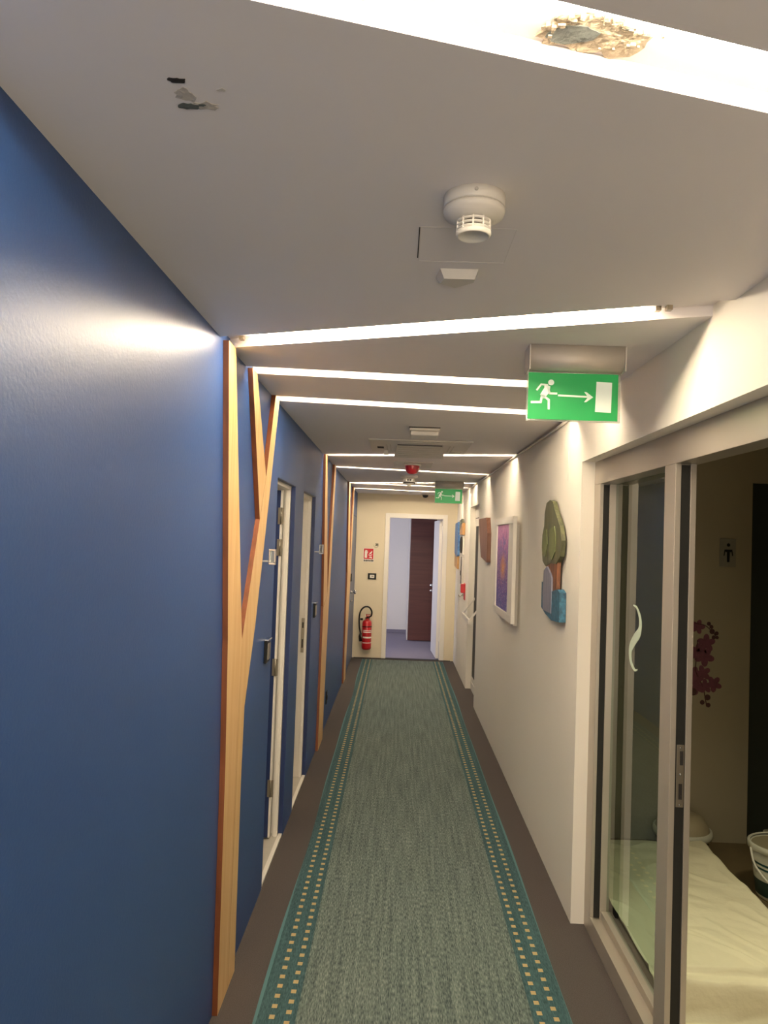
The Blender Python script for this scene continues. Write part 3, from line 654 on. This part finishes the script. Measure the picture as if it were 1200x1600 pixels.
bm = B(); art(bm, [(4.14, 1.66), (3.86, 1.66), (3.87, 1.52), (3.865, 1.42), (4.0, 1.40), (4.15, 1.50)], .814, .832); obj('trunks', bm, 'artbrown', t)
bm = B(); art(bm, [(4.17, 1.575), (4.09, 1.60), (4.01, 1.57), (3.965, 1.545), (3.95, 1.40), (3.955, 1.36), (4.17, 1.36), (4.19, 1.45)], .805, .8135); obj('grey_post', bm, 'artgrey', t)
bm = B(); art(bm, [(4.235, 1.51), (4.18, 1.51), (4.17, 1.415), (3.96, 1.40), (3.955, 1.475), (3.82, 1.495), (3.765, 1.48), (3.765, 1.335), (3.95, 1.325), (4.12, 1.345), (4.235, 1.37)], .808, .841); obj('blue_base', bm, 'artblue', t)

t = thing('framed_painting', 'white-framed purple and orange abstract painting on the cream wall', 'painting', (.82, 5.65, 1.5))
FY0, FY1, FZ0, FZ1 = 5.19, 6.12, 1.165, 1.905
bm = B(); ring_box(bm, (FY0, FY1, FZ0, FZ1), (FY0+.20, FY1-.07, FZ0+.055, FZ1-.05), 'x', .785, .812, 0, .002); fo = obj('frame', bm, 'trimw', t)
bxo('canvas', .796, .808, FY0+.201, FY1-.071, FZ0+.056, FZ1-.051, 'painting', t)
bxo('backing', .8125, XR-.0005, FY0+.08, FY1-.08, FZ0-.02, FZ1-.06, 'plastic2', t)
bm = B(); art(bm, [(7.62, 1.945), (6.96, 1.945), (6.86, 1.80), (6.86, 1.535), (7.34, 1.575), (7.52, 1.80)], .805, .842)
tag(obj('wooden_slab', bm, 'walnut'), 'dark raw-edged wooden slab hung beyond the framed painting', 'wall art')
t = thing('sky_painting', 'narrow blue and ochre painted board nearest the end wall', 'wall art', (.83, 10.55, 1.65))
bm = B(); art(bm, [(10.82, 1.965), (10.28, 1.98), (10.28, 1.52), (10.5, 1.50), (10.82, 1.55)], .812, .842); obj('blue_board', bm, 'artblue2', t)
bm = B(); art(bm, [(10.80, 1.548), (10.5, 1.498), (10.30, 1.51), (10.32, 1.34), (10.80, 1.37)], .814, .842); obj('ochre_board', bm, 'arttan', t)
t = thing('landscape_board', 'small green and tan painted board above the key hook case', 'wall art', (.83, 9.85, 1.9))
bm = B(); art(bm, [(10.05, 1.99), (9.72, 2.005), (9.72, 1.93), (9.9, 1.86), (10.05, 1.86)], .810, .842); obj('green_board', bm, 'artmoss', t)
bm = B(); art(bm, [(9.98, 1.858), (9.90, 1.857), (9.718, 1.93), (9.55, 1.95), (9.55, 1.80), (9.98, 1.80)], .808, .842); obj('tan_board', bm, 'arttan', t)
t = thing('oval_picture', 'white panel with a dark oval under the green and tan board', 'wall art', (.83, 9.8, 1.67))
bxo('panel', .826, .842, 9.60, 10.02, 1.545, 1.79, 'trimw', t, .002)
bm = B(); tube(bm, [(.822, 9.80+.10*math.cos(a), 1.67+.095*math.sin(a)) for a in [2*math.pi*k/24 for k in range(24)]], .014, 8, closed=True); obj('oval', bm, 'dark', t)
t = thing('key_case', 'narrow grey glazed case above the red call point', 'case', (.83, 9.75, 1.35))
bxo('case', .826, .842, 9.60, 9.98, 1.16, 1.52, 'plastic2', t, .002)
bxo('divider', .820, .8258, 9.765, 9.785, 1.17, 1.52, 'dark', t)
bxo('pull', .815, .8198, 9.76, 9.79, 1.28, 1.34, 'black', t)
t = thing('call_point', 'square red call point on the cream wall before the end wall', 'alarm', (.82, 9.4, 1.15))
bxo('case', .790, .842, 9.30, 9.42, 1.085, 1.195, 'red', t, .008)
bxo('backplate', .836, .8425, 9.27, 9.45, 1.0, 1.20, 'signred', t)
t = thing('wall_hook', 'small metal coat hook under the red call point', 'hook', (.83, 9.55, 1.04))
bxo('plate', .836, .8425, 9.50, 9.60, 1.03, 1.075, 'steel', t)
bm = B(); tube(bm, smooth_path([(.836, 9.55, 1.05), (.80, 9.55, 1.02), (.785, 9.55, 1.045)]), .006); obj('hook', bm, 'steel', t)
bm = B(); tube(bm, [(XR-.0003, 3.80, 2.19), (XR-.0003, 3.80, 2.04)], .0008, 6)
struct('trim_9', bm, 'signwhite')

# ------------------------------------------------------------------ things on the end wall
t = thing('fire_extinguisher', 'red fire extinguisher with black hose hanging on the end wall', 'fire extinguisher', (-.40, 10.80, .135))
cx, cy = -.400, 10.79
bm = B(); lathe(bm, [(0, .135), (.05, .135), (.066, .15), (.068, .17), (.068, .50), (.062, .53), (.045, .55), (.022, .558), (.022, .575), (0, .575)], (cx, cy, 0), 36); cyl = obj('cylinder', bm, 'red', t)
bm = B()
for z0, z1 in ((.405, .413), (.380, .392), (.300, .322), (.230, .240)): lathe(bm, [(.0688, z0), (.0688, z1)], (cx, cy, 0), 36)
bmesh.ops.delete(bm, geom=[f for f in bm.faces if f.calc_center_median().y > cy-.012 or f.calc_center_median().x < cx-.05], context='FACES'); obj('label_print', bm, 'signwhite', cyl)
bm = B(); lathe(bm, [(.018, .5755), (.018, .60), (0, .60)], (cx, cy, 0), 16); box(bm, cx-.016, cx+.05, cy-.010, cy+.010, .600, .612, .002); box(bm, cx-.012, cx+.045, cy-.008, cy+.008, .622, .632, .002); tube(bm, [(cx-.01, cy, .60), (cx-.015, cy, .635)], .006); obj('valve_handle', bm, 'red', t)
bm = B(); lathe(bm, [(0, 0), (.014, 0), (.014, -.012), (0, -.012)], (cx+.002, cy-.018, .59), 16, 'y'); obj('gauge', bm, 'black', t)
bm = B(); hp = smooth_path([(cx+.02, cy, .592), (cx+.055, cy-.005, .615), (cx+.060, cy-.01, .68), (cx+.02, cy-.015, .735), (cx-.045, cy-.02, .735), (cx-.095, cy-.02, .68), (cx-.112, cy-.02, .59), (cx-.108, cy-.02, .47), (cx-.092, cy-.02, .38), (cx-.085, cy-.02, .34)]); tube(bm, hp, .0115, 10); obj('hose', bm, 'black', t)
bm = B(); tube(bm, [(cx-.085, cy-.02, .37), (cx-.095, cy-.02, .32), (cx-.082, cy-.02, .25)], [.014, .018, .022], 12); obj('nozzle', bm, 'black', t)
bm = B(); box(bm, cx-.03, cx+.03, cy+.07, YE-.0005, .40, .58, .002); lathe(bm, [(.0695, .455), (.0695, .468)], (cx, cy, 0), 36); box(bm, cx-.10, cx-.06, cy-.005, cy+.02, .545, .575, .003); obj('bracket', bm, 'black', t)

t = thing('fire_sign', 'red fire extinguisher sign with white border on the end wall', 'sign', (-.415, YE, 1.48))
bxo('plate', -.492, -.342, YE-.004, YE-.0003, 1.375, 1.572, 'signwhite', t)
bxo('red_field', -.486, -.348, YE-.0052, YE-.0041, 1.415, 1.566, 'signred', t)
f = lambda u, v, d: (u, YE-.0052-d, v)
bm = B(); poly2(bm, [(-.472, 1.432), (-.438, 1.432), (-.438, 1.52), (-.446, 1.53), (-.446, 1.545), (-.466, 1.545), (-.466, 1.53), (-.472, 1.52)], f); stroke(bm, [(-.446, 1.54), (-.434, 1.53), (-.430, 1.50)], .006, f)
poly2(bm, [(-.415, 1.44), (-.365, 1.425), (-.370, 1.45), (-.395, 1.452)], f); stroke(bm, [(-.415, 1.475), (-.385, 1.468), (-.368, 1.48)], .010, f)
poly2(bm, [(-.412, 1.49), (-.385, 1.52), (-.365, 1.535), (-.370, 1.505), (-.385, 1.49)], f); obj('pictogram', bm, 'signwhite', t)
bm = B(); rnd = random.Random(2); u = -.484
while u < -.352:
    w = rnd.uniform(.008, .014); zz = rnd.uniform(0, .004); box(bm, u, u+w, YE-.005, YE-.0041, 1.380, 1.404+zz); u += w+.004
obj('lettering', bm, 'dark', t)

t = thing('room_number_sign', 'small round sign with number 39 above the fire sign', 'sign', (-.305, YE, 1.62))
bm = B(); n = 24; tube(bm, [(-.312+.034*math.cos(a), YE-.006, 1.618+.034*math.sin(a)) for a in [R(170+k*170/24) for k in range(25)]], .003, 6); obj('ring', bm, 'steel', t)
bm = B()
def digits(bm, s, u0, v0, h, f, w):
    seg = {'0': 'abcdef', '3': 'abgcd', '9': 'abcdfg', '8': 'abcdefg'}; x = u0
    for ch in s:
        W = h*.52; P = {'a': ((0, 1), (1, 1)), 'b': ((1, 1), (1, .5)), 'c': ((1, .5), (1, 0)), 'd': ((0, 0), (1, 0)), 'e': ((0, .5), (0, 0)), 'f': ((0, 1), (0, .5)), 'g': ((0, .5), (1, .5))}
        for k in seg[ch]: stroke(bm, [(x+q[0]*W, v0+q[1]*h) for q in P[k]], w, f)
        x += W*1.6
digits(bm, '39', -.322, 1.610, .028, lambda u, v, d: (u, YE-.004-d, v), .007); obj('number', bm, 'dark', t)
bm = B(); disc2(bm, (-.312, 1.618), .033, lambda u, v, d: (u, YE-.0005-d, v), .002, 28); obj('plate', bm, 'endw', t)

t = thing('thermostat', 'black-framed wall thermostat below the fire sign', 'thermostat', (-.355, YE, 1.168))
bm = B(); ring_box(bm, (-.415, -.295, 1.125, 1.212), (-.388, -.322, 1.145, 1.192), 'y', YE-.014, YE-.0003, 0, .002); obj('frame', bm, 'black', t)
bxo('face', -.3875, -.3225, YE-.010, YE-.0005, 1.1455, 1.1915, 'signwhite', t)
bxo('display', -.365, -.335, YE-.0115, YE-.0101, 1.162, 1.178, 'steel', t)

# ------------------------------------------------------------------ treatment room contents
def grid_cloth(x0, x1, y0, y1, zf, nx, ny, seed):
    bm = B(); V = [[bm.verts.new((x0+(x1-x0)*i/nx, y0+(y1-y0)*j/ny, 0)) for i in range(nx+1)] for j in range(ny+1)]
    for row in V:
        for v in row: v.co.z = zf(v.co.x, v.co.y)
    for j in range(ny):
        for i in range(nx):
            q = bm.faces.new((V[j][i], V[j][i+1], V[j+1][i+1], V[j+1][i])); q.smooth = True
    return bm
from mathutils import noise as mn
def nz(x, y, s, k): return mn.noise(Vector((x*s, y*s, k)))
def mattress_z(x, y):
    ex = min(1, max(0, (1.735-x+.03*nz(0, y, 3, 4))/.07)); ey = min(1, max(0, (y-2.825+.02*nz(x, 0, 4, 2))/.03)); ef = min(1, max(0, (4.20-y)/.05))
    e2 = min(1, max(0, (y-2.895+.012*nz(x, 0, 5, 7))/.010))
    h = (.130+.022*e2)*(ex*(2-ex))*(ey*(2-ey))*(ef*(2-ef))
    h += .020*nz(x, y, 3.2, 1)*ex*ey+.012*abs(nz(x+y*.5, y, 6, 3))*ex*ey
    r = 1-abs(nz(x*1.4+.4*y, y*.8, 4, 9))*5; h += .010*max(0, r)*ex*ey
    h -= .012*math.exp(-((x-1.40-(y-3.0)*-.62)/.007)**2)*math.exp(-((y-3.05)/.13)**2)*ex
    pass
    return max(h, .004)
tag(obj('covered_mattress', grid_cloth(.992, 1.78, 2.80, 4.22, mattress_z, 110, 220, 1), 'sheet'), 'low mattress under a wrinkled cream dust sheet on the floor behind the glass', 'mattress')
def drop_z(x, y):
    e = min(1, max(0, (y-1.35)/.03))*min(1, max(0, (x-1.0)/.02))
    return (.012+.016*abs(nz(x, y, 3.4, 5))+.010*math.exp(-((y-2.74-.03*nz(x, 0, 3, 6))/.012)**2))*e+.001
tag(obj('dust_sheet', grid_cloth(.995, 1.9, 1.33, 2.795, drop_z, 90, 120, 2), 'sheet'), 'cream cloth lying flat on the floor in front of the covered mattress', 'cloth')
t = thing('plastic_tub', 'upturned pale tub at the far end of the covered mattress', 'tub', (1.68, 4.40, .02))
bm = B(); lathe(bm, [(0, .225), (.07, .222), (.115, .20), (.138, .165), (.148, .135)], (1.67, 4.385, 0), 36); obj('shell', bm, mat('tub_plastic', '#a3957a', .5), t)
bm = B(); lathe(bm, [(.146, .14), (.158, .138), (.162, .115), (.158, .10), (.146, .10)], (1.67, 4.385, 0), 36); obj('rim', bm, 'bucket', t)
bm = B(); lathe(bm, [(.14, .10), (.135, .012)], (1.67, 4.385, 0), 36); obj('shadow_skirt', bm, 'dark', t)  # dark ring paints the black shadow below the rim
bx, by = 1.965, 3.87
t = thing('bucket', 'white paint bucket with wire handle on the floor by the dark doorway', 'bucket', (bx, by, 0))
bm = B(); lathe(bm, [(0, .002), (.105, .002), (.110, .01), (.140, .255), (.134, .255), (.104, .014), (0, .012)], (bx, by, 0), 40); obj('body', bm, 'bucket', t)
bm = B(); lathe(bm, [(.139, .235), (.152, .238), (.152, .262), (.143, .268), (.138, .262)], (bx, by, 0), 40); obj('rim', bm, 'bucket', t)
bm = B(); lathe(bm, [(.1125, .02), (.1215, .095)], (bx, by, 0), 40); obj('dark_band', bm, mat('bucket_band', '#12302c', .4), t)
bm = B()
for z0 in (.150, .172): 
    r0 = .110+(z0-.01)*(.03/.245)+.0012; lathe(bm, [(r0, z0), (r0+.001, z0+.010)], (bx, by, 0), 40)
obj('stripes', bm, mat('bucket_stripe', '#1c4a4c', .4), t)
bm = B(); tube(bm, smooth_path([(bx-.155, by-.01, .245), (bx-.150, by-.06, .17), (bx-.10, by-.14, .105), (bx-.02, by-.175, .075), (bx+.08, by-.15, .10), (bx+.145, by-.06, .17), (bx+.155, by, .245)]), .005); obj('handle', bm, 'plastic', t)
bm = B(); lathe(bm, [(0, .252), (.133, .252)], (bx, by, 0), 40); obj('paint', bm, mat('paint_in_bucket', '#94896f', .5), t)
bm = B(); tube(bm, smooth_path([(bx+.03, by+.02, .300), (bx+.06, by+.0, .305), (bx+.10, by-.03, .300)]), [.03]*13, 10); tag(obj('dark_rag', bm, 'darkdoor'), 'dark rag lying over the rim of the white bucket', 'cloth')
t = thing('plastic_cup', 'pale cup behind the white bucket', 'cup', (1.98, 4.15, 0))
bm = B(); lathe(bm, [(0, 0), (.035, 0), (.045, .18), (.042, .18), (.032, .01), (0, .01)], (2.10, 4.22, 0), 24); obj('body', bm, 'bucket', t)
bm = B(); lathe(bm, [(.043, .175), (.050, .177), (.050, .19), (.043, .192)], (2.10, 4.22, 0), 24); obj('lip', bm, 'bucket', t)

# orchid wall print
t = thing('orchid_print', 'dark pink orchid wall decal in the treatment room beyond the glass', 'wall decal', (1.80, 4.549, 1.0))
f = lambda u, v, d: (u, 4.5495-d, v)
def flower(bm, cu, cv, s, rot):
    for k in range(5):
        a = rot+2*math.pi*k/5; c = (cu+s*.55*math.cos(a), cv+s*.55*math.sin(a)); pts = []
        for q in range(14):
            b_ = 2*math.pi*q/14; du, dv = s*.55*math.cos(b_), s*.36*math.sin(b_); pts.append((c[0]+du*math.cos(a)-dv*math.sin(a), c[1]+du*math.sin(a)+dv*math.cos(a)))
        poly2(bm, pts, f, .0004+.0001*k)
bm = B()
for cu, cv, s, r_ in ((1.852, 1.165, .050, .3), (1.842, 1.085, .055, 1.0), (1.80, 1.11, .05, .1), (1.835, .985, .045, .6), (1.785, .97, .05, .2), (1.90, .925, .045, .9), (1.80, 1.26, .04, 0), (1.85, .91, .04, .4), (1.80, .90, .04, .8)): flower(bm, cu, cv, s, r_)
obj('blooms', bm, 'orchid', t)
bm = B(); stroke(bm, [(q.x, q.y) for q in smooth_path([(1.78, 1.28, 0), (1.84, 1.27, 0), (1.885, 1.235, 0), (1.915, 1.20, 0)])], .005, f, .0006); stroke(bm, [(1.80, 1.18), (1.79, 1.0), (1.84, .90), (1.86, .80)], .006, f, .0006)
for cu, cv, s in ((1.865, 1.28, .012), (1.88, 1.262, .012), (1.885, 1.235, .016), (1.912, 1.225, .012), (1.895, 1.20, .012), (1.915, 1.20, .010), (1.865, .845, .018), (1.835, .815, .014), (1.87, .80, .014), (1.78, .875, .022)): disc2(bm, (cu, cv), s, f, .0011, 12)
obj('stems_and_buds', bm, 'orchid2', t)
t = thing('washroom_sign', 'grey plate with a dark standing figure on the treatment room wall', 'sign', (1.965, 4.549, 1.72))
bxo('plate', 1.920, 2.015, 4.545, 4.5495, 1.622, 1.790, mat('sign_grey', '#8a8678', .5), t, .001)
f = lambda u, v, d: (u, 4.545-d, v)
bm = B(); disc2(bm, (1.970, 1.752), .010, f); poly2(bm, [(1.948, 1.725), (1.992, 1.725), (1.985, 1.708), (1.979, 1.712), (1.977, 1.650), (1.963, 1.650), (1.961, 1.712), (1.955, 1.708)], f); stroke(bm, [(1.950, 1.722), (1.945, 1.690)], .006, f); stroke(bm, [(1.990, 1.722), (1.995, 1.690)], .006, f); obj('figure', bm, 'black', t)
